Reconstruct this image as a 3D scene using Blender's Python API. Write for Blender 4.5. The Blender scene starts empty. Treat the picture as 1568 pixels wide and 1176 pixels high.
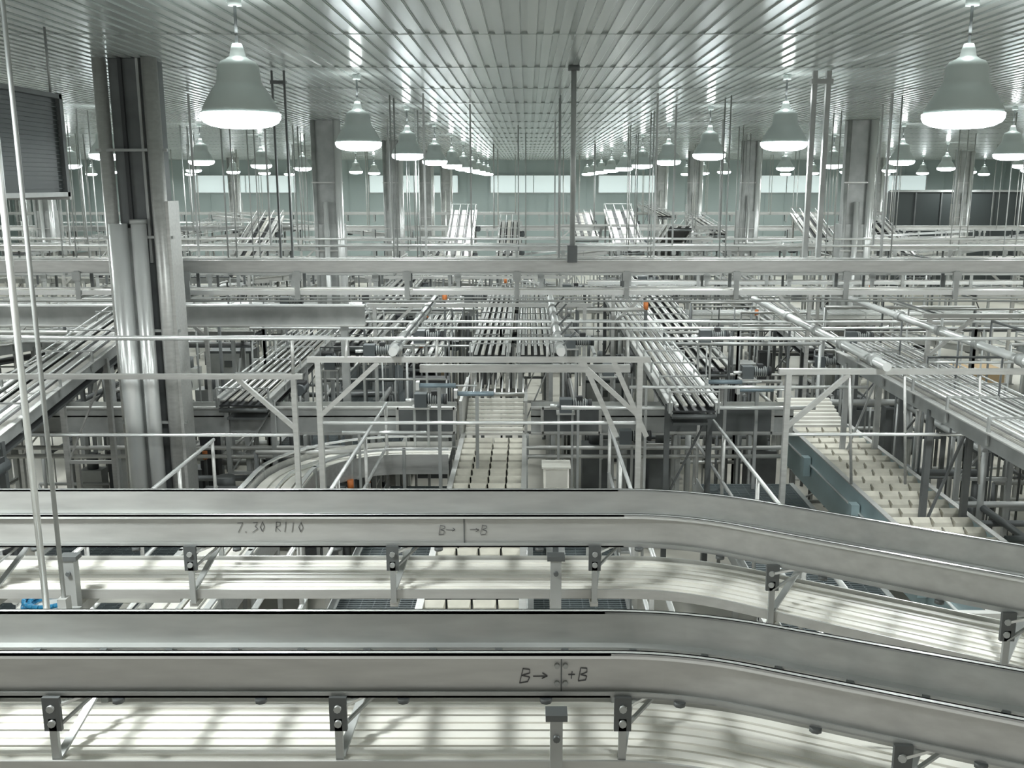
import bpy, math, random
from mathutils import Vector
random.seed(7)
H=4.9      # eye level of the mezzanine above the hall floor; z values below are relative to it
FL=-4.9; CE=1.36
S=bpy.context.scene
S.view_settings.view_transform='Standard'

# ---------------- materials ----------------
def mat(name,col,rough=.5,metal=0.,noise=0.,nscale=6.,bump=0.,emit=None,es=0.,stretch=None):
    m=bpy.data.materials.new(name); m.use_nodes=True
    nt=m.node_tree; b=nt.nodes['Principled BSDF']
    b.inputs['Base Color'].default_value=(*col,1); b.inputs['Roughness'].default_value=rough
    b.inputs['Metallic'].default_value=metal
    if emit:
        b.inputs['Emission Color'].default_value=(*emit,1); b.inputs['Emission Strength'].default_value=es
        m.cycles.emission_sampling='NONE'
    if noise>0:
        tc=nt.nodes.new('ShaderNodeTexCoord'); mp=nt.nodes.new('ShaderNodeMapping')
        if stretch: mp.inputs['Scale'].default_value=stretch
        n=nt.nodes.new('ShaderNodeTexNoise'); n.inputs['Scale'].default_value=nscale; n.inputs['Detail'].default_value=3
        nt.links.new(tc.outputs['Object'],mp.inputs[0]); nt.links.new(mp.outputs[0],n.inputs['Vector'])
        r=nt.nodes.new('ShaderNodeMapRange'); r.inputs['To Min'].default_value=1-noise; r.inputs['To Max'].default_value=1+noise
        r.inputs['From Min'].default_value=.3; r.inputs['From Max'].default_value=.7
        mx=nt.nodes.new('ShaderNodeVectorMath'); mx.operation='SCALE'; mx.inputs[0].default_value=col
        nt.links.new(n.outputs['Fac'],r.inputs['Value']); nt.links.new(r.outputs[0],mx.inputs['Scale'])
        nt.links.new(mx.outputs[0],b.inputs['Base Color'])
        r2=nt.nodes.new('ShaderNodeMapRange'); r2.inputs['To Min'].default_value=max(.05,rough-.07); r2.inputs['To Max'].default_value=rough+.07
        nt.links.new(n.outputs['Fac'],r2.inputs['Value']); nt.links.new(r2.outputs[0],b.inputs['Roughness'])
    return m
M={}
M['steel']=mat('brushed_stainless',(.55,.555,.535),.42,.5,.09,5,stretch=(1,6,6))
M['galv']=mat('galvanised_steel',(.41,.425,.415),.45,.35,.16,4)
M['gdark']=mat('dark_steel',(.13,.14,.14),.5,.3,.2,3)  # dark steel for clamps, frames and fittings
M['bright']=mat('polished_tube',(.85,.87,.86),.26,.5)
M['white']=mat('white_plastic_tray',(.88,.865,.80),.4,0,.04,3)
M['cream']=mat('cream_belt',(.47,.465,.42),.5,0,.08,8)
M['cup']=mat('carrier_cup',(.60,.58,.50),.5,0,.10,8)
M['dark']=mat('dark_rubber',(.035,.038,.04),.55,0)
M['grate']=mat('dark_grating',(.09,.11,.115),.5,.2)
M['mesh']=mat('dark_screen',(.05,.06,.06),.4,.2)
M['teal']=mat('teal_panel',(.38,.49,.51),.4,.2,.08,2)
M['floor']=mat('concrete_floor',(.56,.545,.48),.38,0,.12,.6)
M['ceil']=mat('ceiling_enamel',(.53,.57,.555),.22,.1,0)
M['rib']=mat('ceiling_rib',(.57,.61,.595),.20,.12)
M['gap']=mat('ceiling_joint',(.40,.44,.43),.3,.1)
M['wall']=mat('wall_panel_grey',(.36,.43,.42),.45,0,.06,.3)
M['wallw']=mat('glowing_wall_band',(.78,.88,.88),.5,0,0,emit=(.85,1,1),es=.4)  # bright far-wall band, brightness put in as emission
M['shell']=mat('lamp_shell',(.56,.62,.60),.32,.15)
M['glow']=mat('lamp_glow',(1,1,1),.5,0,emit=(.88,.98,1),es=18)
M['blue']=mat('blue_hose',(.02,.25,.48),.35)
M['tan']=mat('cardboard',(.46,.34,.20),.8,0,.1,5)
M['orange']=mat('orange_plastic',(.70,.22,.06),.5)
M['black']=mat('black_marker',(.09,.09,.095),.6)
M['pipeblue']=mat('pneumatic_blue',(.30,.38,.43),.4,.3)
M['greent']=mat('green_plastic',(.03,.25,.17),.5)
M['motor']=mat('motor_paint',(.11,.125,.13),.45,.1)

class MB:
    def __init__(s): s.v=[];s.f=[];s.m=[];s.mats=[];s.sm=[]
    def mi(s,k):
        if k not in s.mats: s.mats.append(k)
        return s.mats.index(k)
    def hexa(s,p,k):
        b=len(s.v); s.v+= [tuple(q) for q in p]; i=s.mi(k)
        for f in ((0,3,2,1),(4,5,6,7),(0,1,5,4),(1,2,6,5),(2,3,7,6),(3,0,4,7)):
            s.f.append([b+a for a in f]); s.m.append(i); s.sm.append(False)
    def box(s,x0,x1,y0,y1,z0,z1,k='steel'):
        s.hexa([(x0,y0,z0),(x1,y0,z0),(x1,y1,z0),(x0,y1,z0),(x0,y0,z1),(x1,y0,z1),(x1,y1,z1),(x0,y1,z1)],k)
    def frus(s,x,y,z,w,d,h,t,k):
        a,b=w/2,d/2;c,e=a*t,b*t
        s.hexa([(x-a,y-b,z),(x+a,y-b,z),(x+a,y+b,z),(x-a,y+b,z),(x-c,y-e,z+h),(x+c,y-e,z+h),(x+c,y+e,z+h),(x-c,y+e,z+h)],k)
    def beam(s,p,q,w,h,k='steel'):
        p=Vector(p);q=Vector(q);d=(q-p)
        if d.length<1e-5: return
        d.normalize(); up=Vector((0,0,1))
        if abs(d.z)>.95: up=Vector((0,1,0))
        r=d.cross(up).normalized()*w/2; u=r.cross(d).normalized()*h/2
        s.hexa([p-r-u,p+r-u,q+r-u,q-r-u,p-r+u,p+r+u,q+r+u,q-r+u],k)
    def tube(s,p,q,r,k='steel',n=8,r2=None):
        p=Vector(p);q=Vector(q);d=(q-p)
        if d.length<1e-5: return
        if r2 is None: r2=r
        d.normalize(); up=Vector((0,0,1))
        if abs(d.z)>.95: up=Vector((0,1,0))
        a=d.cross(up).normalized(); c=a.cross(d).normalized(); b=len(s.v); i=s.mi(k)
        for j in range(n):
            t=2*math.pi*j/n; o=a*math.cos(t)+c*math.sin(t)
            s.v.append(tuple(p+o*r)); s.v.append(tuple(q+o*r2))
        for j in range(n):
            j2=(j+1)%n; s.f.append([b+2*j,b+2*j2,b+2*j2+1,b+2*j+1]); s.m.append(i); s.sm.append(True)
        s.f.append([b+2*j for j in range(n)][::-1]); s.m.append(i); s.sm.append(False)
        s.f.append([b+2*j+1 for j in range(n)]); s.m.append(i); s.sm.append(False)
    def sweep(s,path,o0,o1,z0,z1,k):
        n=len(path); b=len(s.v); i=s.mi(k)
        for j,p in enumerate(path):
            d1=Vector(path[j][:2])-Vector(path[j-1][:2]) if j>0 else Vector(path[1][:2])-Vector(path[0][:2])
            d2=Vector(path[j+1][:2])-Vector(path[j][:2]) if j<n-1 else d1
            d=(d1.normalized()+d2.normalized()).normalized(); nx,ny=-d.y,d.x
            c=1/max(.5,math.cos(d1.angle(d2)/2)) if d1.length and d2.length else 1
            z=p[2] if len(p)>2 else 0
            for o,zz in ((o0,z0),(o1,z0),(o1,z1),(o0,z1)):
                s.v.append((p[0]+nx*o*c,p[1]+ny*o*c,z+zz))
        for j in range(n-1):
            for a in range(4):
                a2=(a+1)%4
                s.f.append([b+4*j+a,b+4*j+a2,b+4*j+4+a2,b+4*j+4+a]); s.m.append(i); s.sm.append(False)
        s.f.append([b+3,b+2,b+1,b]); s.f.append([b+4*n-4+a for a in range(4)]); s.m+=[i,i]; s.sm+=[False]*2
    def lathe(s,x,y,prof,k,n=28):
        b=len(s.v); i=s.mi(k)
        for r,z in prof:
            for j in range(n):
                t=2*math.pi*j/n; s.v.append((x+r*math.cos(t),y+r*math.sin(t),z))
        for a in range(len(prof)-1):
            for j in range(n):
                j2=(j+1)%n; s.f.append([b+a*n+j,b+a*n+j2,b+a*n+n+j2,b+a*n+n+j]); s.m.append(i); s.sm.append(True)
    def finish(s,name,origin=None):
        me=bpy.data.meshes.new(name)
        xs=[v[0] for v in s.v]; ys=[v[1] for v in s.v]; zs=[v[2] for v in s.v]
        o=origin or ((min(xs)+max(xs))/2,(min(ys)+max(ys))/2,min(zs))
        me.from_pydata([(v[0]-o[0],v[1]-o[1],v[2]-o[2]) for v in s.v],[],s.f)
        for k in s.mats: me.materials.append(M[k])
        me.polygons.foreach_set('material_index',s.m); me.polygons.foreach_set('use_smooth',s.sm); me.update()
        ob=bpy.data.objects.new(name,me); ob.location=(o[0],o[1],o[2]+H); S.collection.objects.link(ob)
        return ob

# ---------------- room ----------------
b=MB(); b.box(-33,33,-4,61,FL-.2,FL,'floor'); b.finish('floor')
b=MB(); b.box(-33,33,-4,61,CE+.02,CE+.2,'ceil')
x=-33
while x<33:
    b.box(x,x+.085,-4,61,CE+.004,CE+.03,'rib'); b.box(x+.085,x+.095,-4,61,CE+.014,CE+.03,'gap'); x+=.15
y=1.6
while y<60:
    b.box(-33,33,y,y+.010,CE-.0,CE+.02,'gap'); y+=2.65
b.finish('ceiling')
b=MB(); b.box(-33,33,60,60.3,FL,CE+.02,'wall')
for i in range(-27,28): b.box(i*1.2-.02,i*1.2+.02,59.95,60,FL,CE,'wall')
b.finish('wall_far')
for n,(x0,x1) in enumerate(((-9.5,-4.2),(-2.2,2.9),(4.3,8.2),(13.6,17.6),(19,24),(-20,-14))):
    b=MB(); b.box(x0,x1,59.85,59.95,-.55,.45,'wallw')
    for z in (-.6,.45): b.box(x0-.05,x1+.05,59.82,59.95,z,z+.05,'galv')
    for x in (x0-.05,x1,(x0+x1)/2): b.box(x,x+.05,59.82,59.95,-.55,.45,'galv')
    b.finish('glow_band_%d'%(n+1))  # framed wall band with added glow
b=MB(); b.box(-33.3,-33,-4,60.3,FL,CE+.02,'wall'); b.finish('wall_left')
b=MB(); b.box(33,33.3,-4,60.3,FL,CE+.02,'wall'); b.finish('wall_right')
b=MB(); b.box(16.8,32.9,46,46.15,FL,-.35,'mesh')
for i in range(14): b.box(16.8+i*1.2,16.86+i*1.2,45.93,46.0,FL,-.35,'gdark')
b.box(16.8,32.9,45.9,46.,-.4,-.3,'galv'); b.finish('dark_glazed_partition')

# ---------------- columns ----------------
def column(x,y,big=False):
    c=MB()
    if big:
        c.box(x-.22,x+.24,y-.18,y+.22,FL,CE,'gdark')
        c.box(x-.10,x-.06,y-.22,y-.18,FL,CE,'dark'); c.box(x+.1,x+.13,y-.22,y-.18,-.9,CE,'galv')
        c.tube((x-.31,y-.2,FL),(x-.31,y-.2,CE),.075,'steel',20)
        c.tube((x+.27,y-.26,FL),(x+.27,y-.26,CE),.085,'steel',20)
        c.tube((x-.20,y-.32,FL),(x-.20,y-.32,-.45),.105,'bright',24)
        c.tube((x+.035,y-.32,FL),(x+.035,y-.32,-.45),.085,'bright',24)
        c.tube((x+.035,y-.32,-.45),(x+.035,y-.32,-.4),.095,'galv',24)
        c.box(x+.30,x+.38,y-.30,y+.05,FL,-.2,'steel'); c.box(x-.12,x+.0,y-.26,y-.2,FL,-.5,'galv')
        for z in (-.62,-1.7,-2.8,-3.8,.35): c.box(x-.4,x+.4,y-.27,y-.23,z,z+.03,'galv')
    else:
        c.box(x-.24,x+.24,y-.2,y+.2,FL,CE,'galv')
        c.box(x-.30,x+.30,y-.26,y+.26,FL,-.9,'galv')
        c.tube((x+.27,y-.28,FL),(x+.27,y-.28,CE),.085,'bright',12)
        c.tube((x-.27,y-.25,FL),(x-.27,y-.25,CE),.05,'galv',12)
        c.tube((x-.03,y-.33,FL),(x-.03,y-.33,-.4),.06,'bright',12)
        for z in (-3,-1.5,0): c.box(x-.33,x+.36,y-.31,y-.27,z,z+.03,'steel')
    c.box(x-.36,x+.36,y-.36,y+.36,FL,FL+.12,'galv')
    c.finish('clad_column')
for xi in (-27.9,-16.1,-4.45,7.35,19.2,30.6):
    for k in range(1,6):
        yy=.7+10.8*k
        if xi==-4.45 or abs(xi)<8 or k>1: column(xi,yy,big=(xi==-4.45 and k==1))

# ---------------- lamps ----------------
def lamp_mesh():
    b=MB()
    b.tube((0,0,-.06),(0,0,0),.05,'shell',16)
    b.tube((0,0,-.42),(0,0,0),.012,'gdark',8)
    b.lathe(0,0,[(.0,-.33),(.035,-.33),(.05,-.37),(.06,-.42),(.085,-.44),(.13,-.46),(.155,-.50),(.165,-.60),(.175,-.63),(.20,-.66),(.25,-.74),(.28,-.80),(.295,-.85),(.30,-.86),(.29,-.855),(.24,-.74),(.1,-.6),(0,-.55)],'shell')
    b.lathe(0,0,[(.298,-.840),(.296,-.875),(.278,-.905),(.23,-.93),(.16,-.945),(.09,-.95),(.0,-.952)],'glow')
    return b
proto=None
ld=bpy.data.lights.new('lamp_light','AREA'); ld.shape='DISK'; ld.size=.5; ld.energy=90; ld.color=(.965,1,.985)
up=bpy.data.lights.new('added_uplight','POINT'); up.energy=7; up.shadow_soft_size=.06; up.color=(.94,1,.99)  # added point light, makes bright pools on the ceiling
for i in range(-4,6):
    for n in range(-1,10):
        X=-2.19+5.52*i; Y=7.7+5.3*n
        if abs(X)>Y*.58+10: continue
        if proto is None:
            o=lamp_mesh().finish('pendant_lamp',origin=(0,0,0)); proto=o.data
        else:
            o=bpy.data.objects.new('pendant_lamp',proto); S.collection.objects.link(o)
        o.location=(X,Y,H+CE)
        l=bpy.data.objects.new('bulb',ld); S.collection.objects.link(l); l.parent=o; l.location=(0,0,-.957)
        l=bpy.data.objects.new('added_ceiling_light',up); S.collection.objects.link(l); l.parent=o; l.location=(0,0,-.26)  # added above the shell, which has no vent opening

# ---------------- overhead twin-rail tracks ----------------
def arcpath(x0,y0,xb,ang,R,L,z=0):
    pts=[(x0,y0,z),(xb,y0,z)]; n=8; cx,cy=xb,y0-R
    for j in range(1,n+1):
        t=ang*j/n; pts.append((cx+R*math.sin(t),cy+R*math.cos(t),z))
    p=pts[-1]; pts.append((p[0]+L*math.cos(ang),p[1]-L*math.sin(ang),z)); return pts
def along(path,step,start=0):
    out=[];acc=start
    for a,c in zip(path[:-1],path[1:]):
        a=Vector(a);c=Vector(c);L=(c-a).length
        while acc<=L:
            d=(c-a).normalized(); out.append((a+d*acc,d)); acc+=step
        acc-=L
    return out
def track(path,z,hw,rh,start):
    b=MB()
    for sgn in (1,-1):
        o=hw*sgn; t=.006
        b.sweep(path,min(o,o+t*sgn),max(o,o+t*sgn),z-rh,z,'steel')
        oo=o+.022*sgn
        b.sweep(path,min(o,oo),max(o,oo),z-.006,z,'bright')
        b.sweep(path,min(o,oo),max(o,oo),z-rh,z-rh+.006,'bright')
        b.sweep(path,min(oo,oo-.005*sgn),max(oo,oo-.005*sgn),z-rh,z-rh+.016,'galv')
        b.sweep(path,min(oo,oo-.005*sgn),max(oo,oo-.005*sgn),z-.014,z,'bright')
        b.sweep(path,min(o,o-.03*sgn),max(o,o-.03*sgn),z-rh*.8,z-rh*.75,'galv')
    for p,d in along(path,.1875,start+.04):
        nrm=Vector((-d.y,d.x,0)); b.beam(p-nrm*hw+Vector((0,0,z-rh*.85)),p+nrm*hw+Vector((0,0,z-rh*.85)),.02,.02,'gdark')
    zt=z-.30
    for j in range(4):
        o=-.155+j*.0785
        b.sweep(path,o,o+.069,zt-.008,zt,'white')
        b.sweep(path,o+.028,o+.045,zt,zt+.006,'white')
        b.sweep(path,o+.069,o+.0785,zt-.02,zt-.015,'galv')
    b.sweep(path,-.165,-.158,zt-.028,zt+.008,'steel')
    b.sweep(path,.16,.167,zt-.035,zt+.012,'steel')
    for p,d in along(path,.75,start):
        nrm=Vector((-d.y,d.x,0)); 
        q=p-nrm*(hw+.035); V=lambda dz: Vector((0,0,dz))
        b.beam(q+V(z-rh+.01),q+V(z-rh-.085),.045,.012,'gdark')
        for dz in (-.02,-.062): b.tube(q+V(z-rh+dz)-nrm*.014,q+V(z-rh+dz)+nrm*.02,.010,'galv',8)
        b.beam(q+V(z-rh-.05),q+V(zt-.04),.020,.012,'galv')
        q2=p+nrm*(hw+.035)
        b.beam(q2+V(z-rh+.02),q2+V(zt-.04),.02,.012,'galv')
        b.beam(q+V(zt-.045),q2+V(zt-.045),.03,.02,'steel')
        b.beam(q+nrm*.01+V(zt+.005),q2+d*.06+V(z-rh-.01),.022,.008,'galv')
        b.beam(q+V(z-rh-.02),q+d*.10+nrm*.06+V(z-rh+.005),.02,.008,'bright')
        b.beam(q+V(z-rh-.085),q+d*.09+nrm*.05+V(z-rh-.01),.012,.006,'galv')
    for p,d in along(path,.375,start+.17):
        nrm=Vector((-d.y,d.x,0)); q=p-nrm*(hw+.02)
        b.tube(q+Vector((0,0,z-rh-.012)),q+Vector((0,0,z-rh+.0)),.016,'gdark',8)
    return b
def stroke(b,pts,x,y,z,s,r=.0013):
    for a,c in zip(pts[:-1],pts[1:]):
        b.beam((x+a[0]*s,y,z+a[1]*s),(x+c[0]*s,y,z+c[1]*s),r*1.6,r*1.6,'black')
GL={'B':[[(0,0),(.08,1)],[(.08,1),(.5,.95),(.55,.7),(.1,.52),(.55,.42),(.5,.08),(0,0)]],
 '>':[[(0,.5),(.9,.5)],[(.6,.7),(.9,.5),(.6,.3)]],'+':[[(0,.5),(.5,.5)],[(.25,.75),(.25,.2)]],
 '7':[[(0,.95),(.5,1),(.15,0)]],'3':[[(0,.95),(.45,1),(.2,.55),(.5,.35),(.05,0)]],'0':[[(.2,1),(0,.5),(.2,0),(.42,.5),(.2,1)]],
 'R':[[(0,0),(.05,1),(.45,.9),(.4,.6),(.05,.5),(.5,0)]],'1':[[(.2,1),(.15,0)]],'.':[[(.1,0),(.12,.1)]],' ':[]}
def write(b,txt,x,y,z,s,r=.0013):
    for ch in txt:
        for st in GL[ch]: stroke(b,[(u+.12*v+random.uniform(-.03,.03),v+random.uniform(-.03,.03)) for u,v in st],x,y,z+random.uniform(-.04,.04)*s,s,r)
        x+=s*(.75 if ch!='>' else 1.15)
def post(b,px,y,yb,w):
    b.box(px-w,px+w,y-.02,y+.02,FL,-1.345,'galv'); b.box(px-w-.012,px+w+.012,y-.024,y+.024,-1.352,-1.335,'gdark')
    b.beam((px,y,-1.56),(px,yb,-1.56),.04,.04,'steel'); b.tube((px,y-.03,-1.40),(px,y,-1.40),.009,'gdark',8)
pC=arcpath(-4.2,2.475,.22,math.radians(24),1.0,2.4)
b=track(pC,-1.2,.115,.125,.704)
b.box(.088,.091,2.351,2.354,-1.325,-1.21,'gdark')
for z in (-1.24,-1.29): b.tube((.078,2.345,z),(.078,2.354,z),.007,'galv',8); b.tube((.10,2.345,z),(.10,2.354,z),.007,'galv',8)
write(b,'B>',-.02,2.352,-1.29,.042); write(b,'+B',.105,2.352,-1.285,.038)
for px in (.075,-3.2): post(b,px,2.29,2.62,.016)
b.finish('overhead_twin_rail_conveyor')
pB=arcpath(-5.2,3.58,.36,math.radians(31),.9,2.6)
b=track(pB,-1.2,.14,.125,.20)
b.box(-.237,-.233,3.431,3.434,-1.325,-1.21,'gdark')
write(b,'B>',-.33,3.432,-1.28,.036,.001); write(b,'>B',-.215,3.432,-1.28,.036,.001); write(b,'7.30 R110',-1.08,3.432,-1.27,.038,.001)
for px in (.105,-1.68): post(b,px,3.37,3.75,.020)
b.finish('overhead_twin_rail_conveyor')

def hung_track(y,z,x0,x1,step=1.36,rods=2.7,ph=0,r=.010,lower=True,face=.16):
    b=MB()
    for s in (-1,1):
        yy=y+s*.17
        b.box(x0,x1,yy-.006,yy+.006,z-face,z,'steel')
        b.box(x0,x1,yy-.03,yy+.03,z-.008,z,'bright'); b.box(x0,x1,yy-.03,yy+.03,z-face,z-face+.01,'galv')
    b.box(x0,x1,y-.05,y+.05,z-face*.8,z-face*.7,'gdark')
    if lower:
        b.box(x0,x1,y-.17,y+.17,z-.40,z-.385,'white')
        b.box(x0,x1,y-.19,y-.17,z-.43,z-.37,'bright')
        b.box(x0,x1,y+.17,y+.19,z-.44,z-.37,'galv')
        b.tube((x0,y-.21,z-.50),(x1,y-.21,z-.50),.014,'galv',6)
    x=x0+ph
    while x<x1:
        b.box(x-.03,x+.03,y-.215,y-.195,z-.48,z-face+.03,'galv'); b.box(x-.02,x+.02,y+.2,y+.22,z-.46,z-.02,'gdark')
        b.box(x-.02,x+.02,y-.21,y+.21,z-.47,z-.45,'galv')
        b.box(x-.05,x+.05,y-.23,y-.2,z-face-.09,z-face+.02,'galv'); x+=step
    x=x0+ph+.4
    while x<x1:
        for s in (-1,1): b.tube((x,y+s*.24,z-.1),(x,y+s*.24,CE),r,'galv' if r<.017 else 'steel',6)
        b.box(x-.02,x+.02,y-.26,y+.26,z-.12,z-.08,'galv'); x+=rods
    return b
b=hung_track(12.25,-.93,-13,13,rods=60,ph=.63)
b.tube((.55,12.0,-.93),(.55,12.0,CE),.032,'galv',12); b.tube((.55,12,CE-.06),(.55,12,CE),.07,'gdark',12)
b.box(.49,.61,11.95,12.1,-.95,-.75,'gdark')
for x in (3.55,3.72): b.box(x-.03,x+.03,12.5,12.56,-.95,CE,'galv')
b.box(3.5,3.77,12.48,12.58,1.2,1.26,'galv')
for x in (-3.15,-3.0): b.box(x-.012,x+.012,12.5,12.53,-.95,CE,'gdark')
b.box(-3.17,-2.98,12.48,12.55,1.2,1.24,'gdark')
b.finish('ceiling_hung_conveyor')
spec=[(16.2,-1.35,-14,14),(19.,-1.5,-16,-1.2),(19.6,-1.55,1.2,18),(24.3,-1.5,-20,20),(28.3,-1.7,-20,20),(35.5,-1.5,-24,24),(41,-1.8,-26,26),(49,-1.4,-30,30)]
for i,(yy,zz,a,c) in enumerate(spec):
    hung_track(yy,zz,a,c,rods=2.7+.45*(i%3),ph=random.random(),r=.009+.0004*yy/2,lower=(i%2==0),face=.13).finish('ceiling_hung_conveyor')

b=MB()
b.tube((-1.60,3.02,-1.42),(-1.60,3.02,CE),.011,'bright',8); b.tube((-1.60,3.14,-1.42),(-1.60,3.14,CE),.008,'galv',8)
b.box(-1.63,-1.57,2.55,3.2,-1.50,-1.46,'galv'); b.box(-1.63,-1.57,3.,3.04,-1.5,-1.40,'steel'); b.box(-1.615,-1.585,3.12,3.16,-1.5,-1.40,'steel')
b.tube((-1.60,3.02,.25),(-1.60,3.02,.32),.018,'galv',8)
b.finish('threaded_hanger_rod')
b=MB(); b.tube((-1.78,3.02,-1.42),(-1.78,3.02,CE),.007,'galv',8); b.box(-1.8,-1.76,2.55,3.1,-1.50,-1.46,'galv')
b.box(-1.8,-1.76,3.0,3.04,-1.5,-1.4,'steel'); b.finish('threaded_hanger_rod')

b=MB(); X0,X1,Y0,Y1,Z0,Z1=-5.6,-4.25,5.2,9.2,-.12,.80
b.box(X0,X1-.03,Y0,Y1,Z0,Z1,'mesh')
for yy in (Y0,Y0+1.33,Y0+2.66,Y1-.05): b.box(X1-.04,X1+.01,yy,yy+.05,Z0,Z1,'gdark')
for zz in (Z0,Z1-.05): b.box(X1-.04,X1+.01,Y0,Y1,zz,zz+.04,'galv' if zz<0 else 'gdark')
b.box(X0,X1,Y1,Y1+.04,Z0-.03,Z0+.03,'galv')
for j in range(22): 
    zz=Z0+.07+j*.038; b.box(X1-.03,X1-.016,Y0,Y1,zz,zz+.006,'mesh')
for yy in (Y0+.2,Y1-.1):
    for xx in (X0+.05,X1-.04): b.tube((xx,yy,Z1-.01),(xx,yy,CE),.012,'galv',6)
b.finish('hanging_air_cooler')

# ---------------- floor conveyors ----------------
def legs(b,x,y,zt,hw,along_y=True,k='galv'):
    s=.03
    for sg in (-1,1):
        xx=x+(sg*hw if along_y else 0); yy=y+(0 if along_y else sg*hw)
        b.box(xx-s,xx+s,yy-s,yy+s,FL,zt,k); b.box(xx-.06,xx+.06,yy-.06,yy+.06,FL,FL+.02,k)
    zz=(FL+zt)/2
    if along_y: b.box(x-hw,x+hw,y-.02,y+.02,zz,zz+.04,k); b.beam((x-hw,y,zz),(x+hw,y,zt-.1),.03,.02,k)
    else: b.box(x-.02,x+.02,y-hw,y+hw,zz,zz+.04,k); b.beam((x,y-hw,zz),(x,y+hw,zt-.1),.03,.02,k)
def conv(x,y0,y1,z0,z1,w,lanes,axis='y',legstep=2.2,sidek='galv',name='guide_rail_conveyor',railh=.10,pan=True):
    b=MB(); hw=w/2
    def P(t,o,dz):
        yy=y0+(y1-y0)*t; zz=z0+(z1-z0)*t
        return (x+o,yy,zz+dz) if axis=='y' else (yy,x+o,zz+dz)
    L=abs(y1-y0)
    for s in (-1,1):
        b.beam(P(0,s*hw,-.08),P(1,s*hw,-.08),.02,.16,sidek)
        b.beam(P(0,s*(hw+.03),-.005),P(1,s*(hw+.03),-.005),.05,.012,'steel')
    b.beam(P(0,0,-.10),P(1,0,-.10),w,.02,'dark')
    if pan: b.beam(P(.02,0,-.30),P(.98,0,-.30),w*.8,.03,'gdark')
    for l in range(lanes+1):
        o=-hw+w*l/lanes
        b.tube(P(0,o,railh),P(1,o,railh),.011 if L<20 else .014,'bright',6)
        if l<lanes: 
            oc=o+w/lanes/2; b.beam(P(0,oc,-.03),P(1,oc,-.03),w/lanes*.5,.02,'cream' if l%2 else 'steel')
    n=max(2,int(L/.8))
    for i in range(n+1):
        t=i/n
        b.beam(P(t,-hw-.04,railh+.03),P(t,hw+.04,railh+.03),.018,.018,'galv')
        for s in (-1,1): b.beam(P(t,s*(hw+.03),railh+.03),P(t,s*(hw+.03),-.12),.02,.03,'galv')
        if i%2==0: b.tube(P(t,-hw,-.16),P(t,hw,-.16),.03,'gdark',8)
    m=max(1,int(L/legstep))
    for i in range(m+1):
        t=(i+.15)/(m+.3); p=P(t,0,-.1)
        legs(b,p[0],p[1],p[2],hw,axis=='y',random.choice(('galv','steel','gdark')))
    for t in (.3,.75):
        p=P(t,hw+.14,-.2); b.tube((p[0],p[1]-.17,p[2]),(p[0],p[1]+.17,p[2]),.08,'motor',12); b.box(p[0]-.12,p[0]+.06,p[1]-.1,p[1]+.1,p[2]-.07,p[2]+.1,'dark')
    return b.finish(name)

def pocket(x,y0,y1,z,w,side='teal',hs=.5,cols=4):
    b=MB(); hw=w/2
    for s in (-1,1):
        b.box(x+s*hw-.015,x+s*hw+.015,y0,y1,z-hs,z+.02,side)
        b.box(x+s*hw-.03,x+s*hw+.03,y0,y1,z+.02,z+.035,'steel')
    b.box(x-hw,x+hw,y0,y1,z-.20,z-.18,'dark')
    y=y0+.05; cw=w/cols
    while y<y1-.15:
        b.box(x-hw+.02,x+hw-.02,y+.19,y+.20,z-.18,z-.08,'dark')
        for c in range(cols):
            cx=x-hw+cw*(c+.5)
            b.hexa([(cx-cw*.47,y+.03,z-.05),(cx+cw*.47,y+.03,z-.05),(cx+cw*.47,y+.13,z-.07),(cx-cw*.47,y+.13,z-.07),
                    (cx-cw*.40,y+.045,z-.005),(cx+cw*.40,y+.045,z-.005),(cx+cw*.46,y+.12,z+.03),(cx-cw*.46,y+.12,z+.03)],'cup')
            b.hexa([(cx-cw*.42,y,z-.18),(cx+cw*.42,y,z-.18),(cx+cw*.42,y+.12,z-.18),(cx-cw*.42,y+.12,z-.18),
                    (cx-cw*.38,y+.03,z-.05),(cx+cw*.38,y+.03,z-.05),(cx+cw*.38,y+.11,z-.05),(cx-cw*.38,y+.11,z-.05)],'gdark')
            b.box(cx-cw*.06,cx+cw*.06,y+.12,y+.28,z-.16,z-.08,'galv')
        y+=.29
    yy=y0+.3
    while yy<y1: legs(b,x,yy,z-hs+.02,hw); yy+=1.8
    for s in (-1,1): b.tube((x+s*(hw+.03),y0,z-.2),(x+s*(hw+.03),y1,z-.2),.015,'bright',6)
    return b
b=pocket(-.46,5.6,13.0,-3.4,.84,'galv')
for i in range(9):
    yy=13.05+i*.11; b.box(-.86,-.06,yy,yy+.07,-3.42+i*.035,-3.38+i*.035,'white')
b.box(-.93,-.89,12.9,14.6,-3.6,-2.9,'steel'); b.box(-.04,0,12.9,14.6,-3.6,-2.9,'steel')
b.box(-.9,-.03,14.1,14.5,-3.1,-3.06,'cream')
for i in range(9): b.tube((-.86+.1*i,13.4,-2.9),(-.86+.1*i,14.4,-2.75),.010,'bright',6)
for yy in (13.4,14.4): b.tube((-.9,yy,-2.9 if yy<14 else -2.75),(0,yy,-2.9 if yy<14 else -2.75),.018,'steel',6)
b.finish('carrier_pocket_conveyor')
b=pocket(4.15,5.6,13.5,-3.4,.86,'teal',.55)
for i in range(8):
    yy=13.5+i*.11; b.box(3.75,4.55,yy,yy+.07,-3.42+i*.03,-3.38+i*.03,'white')
for i in range(4): b.box(3.60,3.69,6.5+i*1.9,6.62+i*1.9,-3.75,-3.5,'teal')
b.finish('carrier_pocket_conveyor')

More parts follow.
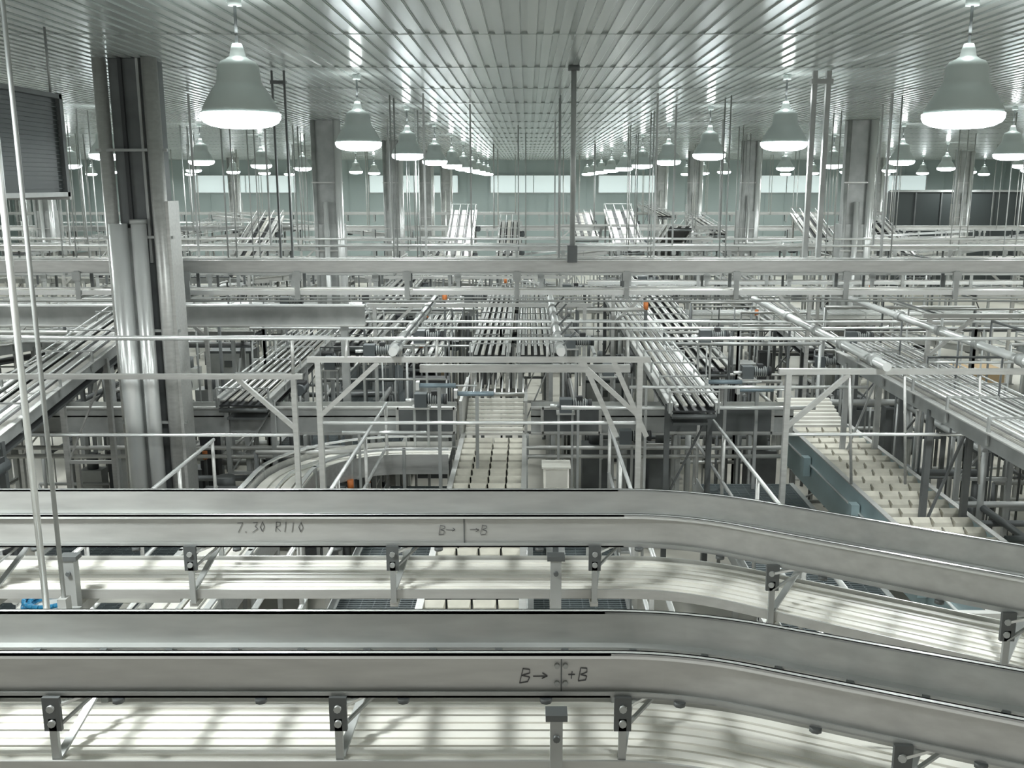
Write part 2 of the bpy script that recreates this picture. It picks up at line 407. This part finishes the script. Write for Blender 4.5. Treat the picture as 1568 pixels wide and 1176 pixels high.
path=[(-2.85,5.4,0),(-2.85,10.9,0)]
for j in range(1,10):
    t=math.radians(10*j); path.append((-2.85+1.3*(1-math.cos(t)),10.9+1.3*math.sin(t),0))
path.append((-1.0,12.2,0))
b=MB(); b.sweep(path,-.3,.3,-3.50,-3.46,'gdark')
for o in (-.27,-.13,.01,.15): b.sweep(path,o,o+.115,-3.46,-3.43,'white')
for o in (-.33,.30): b.sweep(path,o,o+.02,-3.62,-3.36,'steel'); b.sweep(path,o-.015,o+.035,-3.3,-3.28,'bright')
b.sweep(path,-.02,.0,-3.40,-3.37,'bright')
for p,d in along(path,.9,.3):
    nrm=Vector((-d.y,d.x,0))
    for s in (-1,1):
        q=p+nrm*s*.32; b.beam(q+Vector((0,0,FL)),q+Vector((0,0,-3.28)),.04,.04,'galv')
    b.beam(p-nrm*.32+Vector((0,0,-3.7)),p+nrm*.32+Vector((0,0,-3.7)),.03,.03,'galv')
b.finish('curved_belt_conveyor')

conv(-.55,13.9,22.5,-2.4,-2.4,.50,5)
conv(.12,13.9,23,-2.4,-2.4,.46,5)
conv(1.9,10.8,21,-2.45,-2.3,.5,5)
conv(4.3,6.6,12.6,-2.15,-2.15,.42,5,pan=False)
conv(-3.72,12.4,17,-2.75,-2.6,.62,6)
conv(-5.6,6.5,15,-2.9,-1.6,.6,4)
conv(-6.9,7,18,-3.2,-2.4,.8,5)
conv(-8.3,9,20,-1.9,-2.9,.6,4)
conv(6.1,8,17,-2.9,-2.7,.7,5)
conv(7.9,9,15,-2.4,-2.4,.5,4)
conv(-3.3,18,30,-2.9,-2.5,.7,4)
conv(-1.9,17,26,-3.1,-3.0,.6,4)
conv(2.9,15.5,28,-2.9,-2.4,.7,4)
conv(5.6,18,27,-3.0,-2.5,.7,4)
conv(17.6,-11,-4.9,-2.6,-2.6,.6,4,axis='x')
conv(21.5,3.2,15,-2.9,-2.9,.6,4,axis='x')
conv(23.8,-14,-1.3,-3.0,-3.0,.6,4,axis='x')
for i in range(34):
    y0=random.uniform(23,50); xx=random.uniform(-1,1)*(5+y0*.42); L=random.uniform(4,9)
    z0=random.uniform(-3.4,-1.3)
    z1=z0+random.choice((0,0,.4,-.8,.9,-.5))
    if z1>-1.1: z1=-1.1
    if random.random()<.5: conv(xx,y0,y0+L,z0,z1,random.uniform(.6,1.1),3,sidek=random.choice(('steel','galv')),railh=.14,pan=False)
    else: conv(y0,xx,xx+L,z0,z1,random.uniform(.6,1.),3,axis='x',sidek=random.choice(('steel','galv')),railh=.14,pan=False)
for (xx,y0,z0,z1,w) in ((-.6,29.,-2.2,-1.2,.6),(-2.2,30,-2.6,-.9,.8),(4.5,29.,-1.2,-2.4,.7),(3.2,30.5,-2.0,-.9,.9),(-9,30,-2.8,-1.1,.9),(9.5,29.5,-2.5,-1.0,.8),(12,30,-2.7,-1.2,.8),(-13,30,-2.8,-1.,.9)):
    conv(xx,y0,y0+4.5,z0,z1,w,3,railh=.16,name='incline_conveyor',pan=False,sidek='steel')

# main cross conveyor with inspection panels
b=MB(); Y=13.0
def crossseg(a,c):
    b.box(a,c,Y-.2,Y-.18,-3.32,-2.98,'galv'); b.box(a,c,Y+.2,Y+.22,-3.32,-2.98,'galv')
    b.box(a,c,Y-.24,Y-.17,-2.98,-2.955,'steel'); b.box(a,c,Y-.24,Y-.17,-3.34,-3.31,'steel'); b.box(a,c,Y-.2,Y+.2,-3.1,-3.08,'cream')
    x=a+.3
    while x<c: legs(b,x,Y,-3.3,.2,False); x+=1.7
crossseg(-7.5,-.98); crossseg(.05,3.6)
for a,c in ((-1.75,-.98),(.2,.98),(1.9,3.3)):
    b.box(a,c,Y-.27,Y-.245,-3.28,-2.98,'gdark')
    for q in ((a,c,-2.98,-2.95),(a,c,-3.31,-3.28)): b.box(q[0],q[1],Y-.28,Y-.24,q[2],q[3],'steel')
    for q in (a,c): b.box(q-.02,q+.02,Y-.28,Y-.24,-3.31,-2.95,'steel')
for z in (-3.5,-3.62): b.tube((-7.5,Y-.3,z),(3.5,Y-.3,z),.03,'steel',8)
for x in range(-7,4): b.box(x-.02,x+.02,Y-.31,Y-.18,-3.66,-3.33,'galv')
b.finish('transfer_cross_conveyor')

b=MB(); b.box(-13,-2.3,13.7,13.72,-1.98,-1.70,'galv'); b.box(-13,-2.3,13.64,13.78,-1.70,-1.68,'bright'); b.box(-13,-2.3,13.64,13.78,-1.99,-1.97,'steel')
for x in (-12,-9,-6,-2.6): b.box(x-.05,x+.05,13.66,13.76,FL,-1.98,'galv')
b.finish('support_channel_beam')

# ---------------- walkways ----------------
def walkway(x0,x1,y0,y1,z,rails):
    b=MB(); y=y0
    while y<y1: b.box(x0,x1,y,y+.024,z-.04,z,'grate'); y+=.045
    x=x0
    while x<x1: b.box(x,x+.01,y0,y1,z-.012,z-.002,'grate'); x+=.12
    for xx in (x0,x1): b.box(xx-.03,xx+.03,y0,y1,z-.12,z+.01,'galv')
    yy=y0+.2
    while yy<y1:
        for xx in (x0,x1): b.box(xx-.03,xx+.03,yy-.03,yy+.03,FL,z-.1,'galv')
        b.box(x0,x1,yy-.03,yy+.03,z-.12,z-.05,'gdark'); yy+=1.9
    for rx in rails:
        for h in (.55,1.1): b.tube((rx,y0,z+h),(rx,y1,z+h),.020,'bright',8)
        b.box(rx-.005,rx+.005,y0,y1,z,z+.1,'galv')
        yy=y0+.05
        while yy<=y1+.01: b.tube((rx,yy,z-.08),(rx,yy,z+1.1),.020,'steel',8); yy+=(y1-y0-.1)/4
    b.finish('grated_walkway')
walkway(-1.80,-.98,5.6,12.1,-3.85,(-1.80,))
walkway(.03,.95,5.6,10.9,-3.85,(.95,))
walkway(2.2,3.45,5.6,12.2,-3.85,(2.2,))
walkway(-5.2,-3.5,6.2,10.5,-3.9,(-3.5,))
walkway(-4.0,-2.0,14.2,22,-4.1,())

# ---------------- gantry frames ----------------
def gantry(x0,x1,y,zt,braces=True,mid=True):
    b=MB(); s=.027
    for x in (x0,x1):
        b.box(x-s,x+s,y-s,y+s,FL,zt,'steel'); b.box(x-.09,x+.09,y-.09,y+.09,FL,FL+.02,'steel')
    b.box(x0-.1,x1+.1,y-s,y+s,zt,zt+.055,'steel')
    if braces:
        b.beam((x0,y,zt-.55),(x0+.6,y,zt),.045,.045,'steel'); b.beam((x1,y,zt-.55),(x1-.6,y,zt),.045,.045,'steel')
    if mid: b.tube((x0,y,zt-.62),(x1,y,zt-.62),.018,'bright')
    return b
b=gantry(-2.08,1.12,9.5,-1.74)
b.tube((-5.5,9.6,-1.52),(6.5,9.6,-1.52),.018,'bright')
for x in (-1.8,-.9,.2,1.0): b.tube((x,9.6,-1.52),(x,9.5,-1.7),.015,'steel')
for X in (-1.32,.33):
    b.tube((X,9.4,-1.62),(X,14,-1.62),.045,'bright',12)
    for yy in (9.6,10.3,11.,11.9,12.7): b.tube((X,yy,-1.62),(X,yy+.12,-1.62),.065,'galv',12); b.beam((X,yy,-1.62),(X+.15,yy,-1.45),.02,.02,'gdark')
b.box(-1.15,1.1,10.2,10.26,-1.98,-1.9,'steel')
for x in (.55,.85): b.beam((x,9.5,-1.72),(x+.35,9.5,-2.5),.05,.05,'steel')
b.finish('gantry_frame')
b=gantry(2.6,6.0,9.5,-1.86,mid=True)
for X,Z in ((3.5,-1.75),(5.0,-1.75)):
    b.tube((X,9.3,Z),(X,15,Z),.045,'bright',12)
    for yy in (9.6,10.6,11.6,12.9): b.tube((X,yy,Z),(X,yy+.12,Z),.065,'galv',12)
for X in (3.2,3.75,4.5): b.tube((X,9.5,-1.8),(X+.1,9.5,-3.),.015,'steel')
b.finish('gantry_frame')
b=gantry(-7.6,-2.5,10.2,-2.05); b.tube((-7.6,10.2,-1.6),(-2.08,10.2,-1.6),.02,'bright'); b.tube((-2.5,10.2,-2.),(-2.5,10.2,-1.6),.02,'steel'); b.tube((-7.5,10.2,-2.),(-7.5,10.2,-1.6),.02,'steel'); b.finish('gantry_frame')
for (a,c,yy,zz) in ((-2.4,.9,15.2,-1.9),(1.4,4.6,15.8,-1.7),(-8,-5,15,-1.8),(5.5,9.4,13.2,-1.8),(-3.2,.7,19.8,-1.9),(.9,4.2,22.5,-1.7),(6,10,20,-1.7),(-10,-6,21,-1.6),(-6,-2,26,-1.5),(9,14,27,-1.6),(1,5,33,-1.4)):
    gantry(a,c,yy,zz).finish('gantry_frame')
b=MB()
for (x,y,z) in ((-1.05,11.3,-2.35),(-.6,11.3,-2.45),(2.5,12.0,-2.45),(2.9,12,-2.55)):
    b.tube((x-.25,y,z),(x+.2,y,z),.028,'pipeblue',10); b.tube((x+.2,y,z),(x+.45,y,z),.012,'bright',8); b.box(x-.27,x-.23,y-.05,y+.05,z-.05,z+.05,'bright')
    b.box(x-.02,x+.02,y-.02,y+.02,FL,z-.02,'galv')
b.finish('pneumatic_cylinder_bank')
def gearmotor(x,y,z,k='motor'):
    b=MB()
    b.box(x-.08,x+.08,y-.08,y+.08,z-.08,z+.10,k); b.tube((x+.08,y,z+.02),(x+.30,y,z+.02),.065,k,14)
    for i in range(6): b.tube((x+.10+i*.03,y,z+.02),(x+.11+i*.03,y,z+.02),.078,'galv',14)
    b.tube((x+.30,y,z+.02),(x+.34,y,z+.02),.072,'dark',14); b.box(x+.14,x+.22,y-.05,y+.04,z+.07,z+.13,'dark')
    b.tube((x-.08,y,z),(x-.20,y,z),.025,'bright',10)
    b.box(x-.12,x+.12,y-.10,y+.10,z-.10,z-.08,'steel')
    for sx in (-.09,.09): b.box(x+sx-.015,x+sx+.015,y-.02,y+.02,FL,z-.10,'galv')
    b.box(x-.14,x+.14,y-.1,y+.1,FL,FL+.02,'galv'); b.finish('gear_motor')
for p in ((-2.2,13.4,-2.3),(-1.5,13.4,-2.1),(.6,13.6,-2.2),(1.15,13.6,-2.6),(-1.4,12.5,-2.8),(.5,12.4,-2.85),(1.3,12.5,-3.3),(2.6,14.1,-2.2),(3.2,13.9,-2.7),(-2.9,14.1,-2.6),(-4.9,12.9,-2.7),(5.2,12.4,-2.8),(4.9,14.6,-2.3),(-1.1,18.2,-2.1),(.75,18.6,-2.0),(-4.6,18.4,-2.2),(2.4,20.4,-2.0),(5.0,16.4,-3.0)):
    gearmotor(*p)

b=MB()
for (yy,zz,a,c,r) in ((14.6,-2.05,-4.2,8,.02),(14.6,-2.15,-4.2,8,.02),(11.2,-2.35,1.2,4.0,.02),(11.2,-2.6,.4,3.4,.025),(11.2,-2.9,-2.2,-1.2,.02),(15.5,-1.2,-9,10,.02),(17.6,-1.1,-12,12,.02),(21.6,-1.2,-14,16,.025)):
    b.tube((a,yy,zz),(c,yy,zz),r,'bright',8)
    x=a+.2
    while x<c: b.box(x-.015,x+.015,yy-.015,yy+.015,(FL if zz<-2 else zz),(zz if zz<-2 else CE-.01),'galv'); x+=3.6
b.finish('pipe_run')
def lowbank(x0,x1,y0,y1,n,zlo=FL+.2,zhi=-3.3,boxes=True,rs=1.):
    b=MB()
    for i in range(n):
        z=random.uniform(zlo,zhi)
        if random.random()<.55:
            yy=random.uniform(y0,y1); a=random.uniform(x0,x1-1); c=min(x1,a+random.uniform(1,3)); r=random.uniform(.02,.06)*rs
            b.tube((a,yy,z),(c,yy,z),r,random.choice(('galv','steel','gdark','steel')),8)
            for xx in (a,c): b.tube((xx,yy,FL),(xx,yy,z),r*.9,random.choice(('galv','gdark')),8)
        else:
            xx=random.uniform(x0,x1); a=random.uniform(y0,y1-1); c=min(y1,a+random.uniform(1,3)); r=random.uniform(.02,.05)*rs
            b.tube((xx,a,z),(xx,c,z),r,random.choice(('galv','steel','gdark','steel')),8)
            for yy in (a,c): b.tube((xx,yy,FL),(xx,yy,z),r*.9,random.choice(('galv','gdark')),8)
        if i%14==0: b.tube((xx,yy,z),(xx,yy,z+.12),.04,'orange',10)
        if boxes and i%3==0:
            xx=random.uniform(x0,x1); yy=random.uniform(y0,y1); w=random.uniform(.12,.28); h=random.uniform(.3,1.2)
            b.box(xx-w,xx+w,yy-w*.7,yy+w*.7,FL,FL+h,random.choice(('dark','gdark','galv','gdark'))); b.tube((xx,yy,FL+h),(xx,yy,FL+h+.25),w*.5,'gdark',12)
    b.finish('service_pipework')
for r in ((-7.5,-4.9,7,11,26),(-4.,-2.2,11.2,12.6,14),(-7.5,-2.4,13.9,18,40),(.7,4.6,13.8,20,30),(4.8,9,9,19,46),(-10,10,23.2,30,80),(-14,14,33.8,43,90)):
    lowbank(*r)
for r in ((-4.2,-1.2,14,20,16),(.6,4.8,14,20,18),(5,9,12,18,16),(-9,-5,13,20,16),(-11,11,23.2,32,50)):
    lowbank(*r,zlo=-3.2,zhi=-1.9,boxes=False,rs=.55)

b=MB(); b.box(.17,.43,9.65,9.9,-3.1,-2.88,'white'); b.box(.15,.45,9.63,9.92,-2.88,-2.865,'cream'); b.box(.19,.41,9.64,9.65,-3.08,-2.90,'cream')
b.box(.27,.33,9.74,9.8,-3.84,-3.1,'gdark'); b.box(.2,.4,9.68,9.88,-3.849,-3.83,'galv'); b.tube((.2,9.7,-3.1),(.05,9.8,-3.4),.015,'dark'); b.finish('junction_box')
def cabinet(x,y,w,d,h,k='galv'):
    b=MB(); b.box(x-w/2,x+w/2,y-d/2,y+d/2,FL+.1,FL+h,k); b.box(x-w/2+.04,x+w/2-.04,y-d/2-.015,y-d/2,FL+.15,FL+h-.05,'galv')
    b.box(x-w/2,x+w/2,y-d/2+.03,y+d/2,FL,FL+.1,'dark'); b.box(x+w/2-.12,x+w/2-.09,y-d/2-.04,y-d/2-.015,FL+h*.5,FL+h*.62,'dark')
    b.box(x-w*.1,x+w*.1,y-d/2-.02,y-d/2-.015,FL+h*.8,FL+h*.88,'gdark'); b.finish('control_cabinet')
cabinet(-1.6,16,.6,.4,1.7,'dark'); cabinet(-2.6,15.5,.5,.4,1.3); cabinet(1.35,17,.7,.4,1.5,'mesh'); cabinet(4.0,18.6,.8,.5,1.5); cabinet(-6,19.5,.9,.5,1.6,'gdark'); cabinet(9.6,17.5,.8,.5,1.6)
def crate(x,y,w,d,h):
    b=MB(); b.box(x-w/2,x+w/2,y-d/2,y+d/2,FL+.12,FL+h,'tan'); b.box(x-.03,x+.03,y-d/2-.003,y+d/2+.003,FL+.12,FL+h+.004,'cream')
    for s in (-1,0,1): b.box(x+s*w*.42-.05,x+s*w*.42+.05,y-d/2,y+d/2,FL,FL+.12,'tan')
    b.finish('cardboard_carton_on_pallet')
crate(8.9,19.2,1.0,.8,1.3); crate(-2.0,20.3,.6,.6,.9); crate(9.3,14.6,.7,.6,1.2)
b=MB(); b.frus(-6.1,22,FL,.8,.6,.7,1.15,'greent'); b.box(-6.6,-5.6,21.6,22.4,FL+.7,FL+.75,'greent'); b.finish('green_bin')

b=MB(); cx,cy,cz=-2.42,4.62,-2.12
b.lathe(cx,cy,[(0,cz-.16),(.13,cz-.16),(.17,cz),(.175,cz),(.175,cz+.01),(.15,cz+.01),(0,cz-.02)],'white',24)
for r,z in ((.11,.02),(.13,.035),(.10,.05),(.125,.062)):
    n=24
    for j in range(n):
        t=2*math.pi*j/n;t2=2*math.pi*(j+1)/n
        b.tube((cx+r*math.cos(t),cy+r*math.sin(t),cz+z),(cx+r*math.cos(t2),cy+r*math.sin(t2),cz+z),.011,'blue',6)
b.box(cx-.35,cx+.35,cy-.3,cy+.3,cz-.19,cz-.16,'white')
for sx in (-.32,.32):
    for sy in (-.27,.27): b.box(cx+sx-.02,cx+sx+.02,cy+sy-.02,cy+sy+.02,FL,cz-.19,'galv')
b.finish('blue_hose_coil_in_bucket')

def under(x0,x1,y0,y1,z):
    b=MB()
    for yy in (y0,y1): b.box(x0,x1,yy-.025,yy+.025,z-.05,z,'steel')
    x=x0
    while x<=x1:
        b.box(x-.025,x+.025,y0,y1,z-.05,z-.005,'steel')
        for yy in (y0,y1): b.box(x-.025,x+.025,yy-.025,yy+.025,FL,z,'steel')
        b.beam((x,y0,z-.6),(x+.5,y0,z),.03,.03,'steel'); x+=.95
    b.finish('support_frame')
under(-5.5,-1.9,5.0,5.35,-2.2); under(1.4,6.,4.9,5.4,-2.5); under(-8.,-5.9,8.,9.,-2.0)

# ---------------- world / camera ----------------
w=bpy.data.worlds.new('world'); S.world=w; w.use_nodes=True
bg=w.node_tree.nodes['Background']; bg.inputs[0].default_value=(.95,.94,.89,1); bg.inputs[1].default_value=.5
cd=bpy.data.cameras.new('camera'); cam=bpy.data.objects.new('camera',cd); S.collection.objects.link(cam)
cam.location=(0,0,H); cam.rotation_euler=(math.radians(90-11.66),0,0)
cd.sensor_width=36; cd.lens=34.2; cd.shift_x=-.015; cd.clip_end=200; cd.clip_start=.05
S.camera=cam
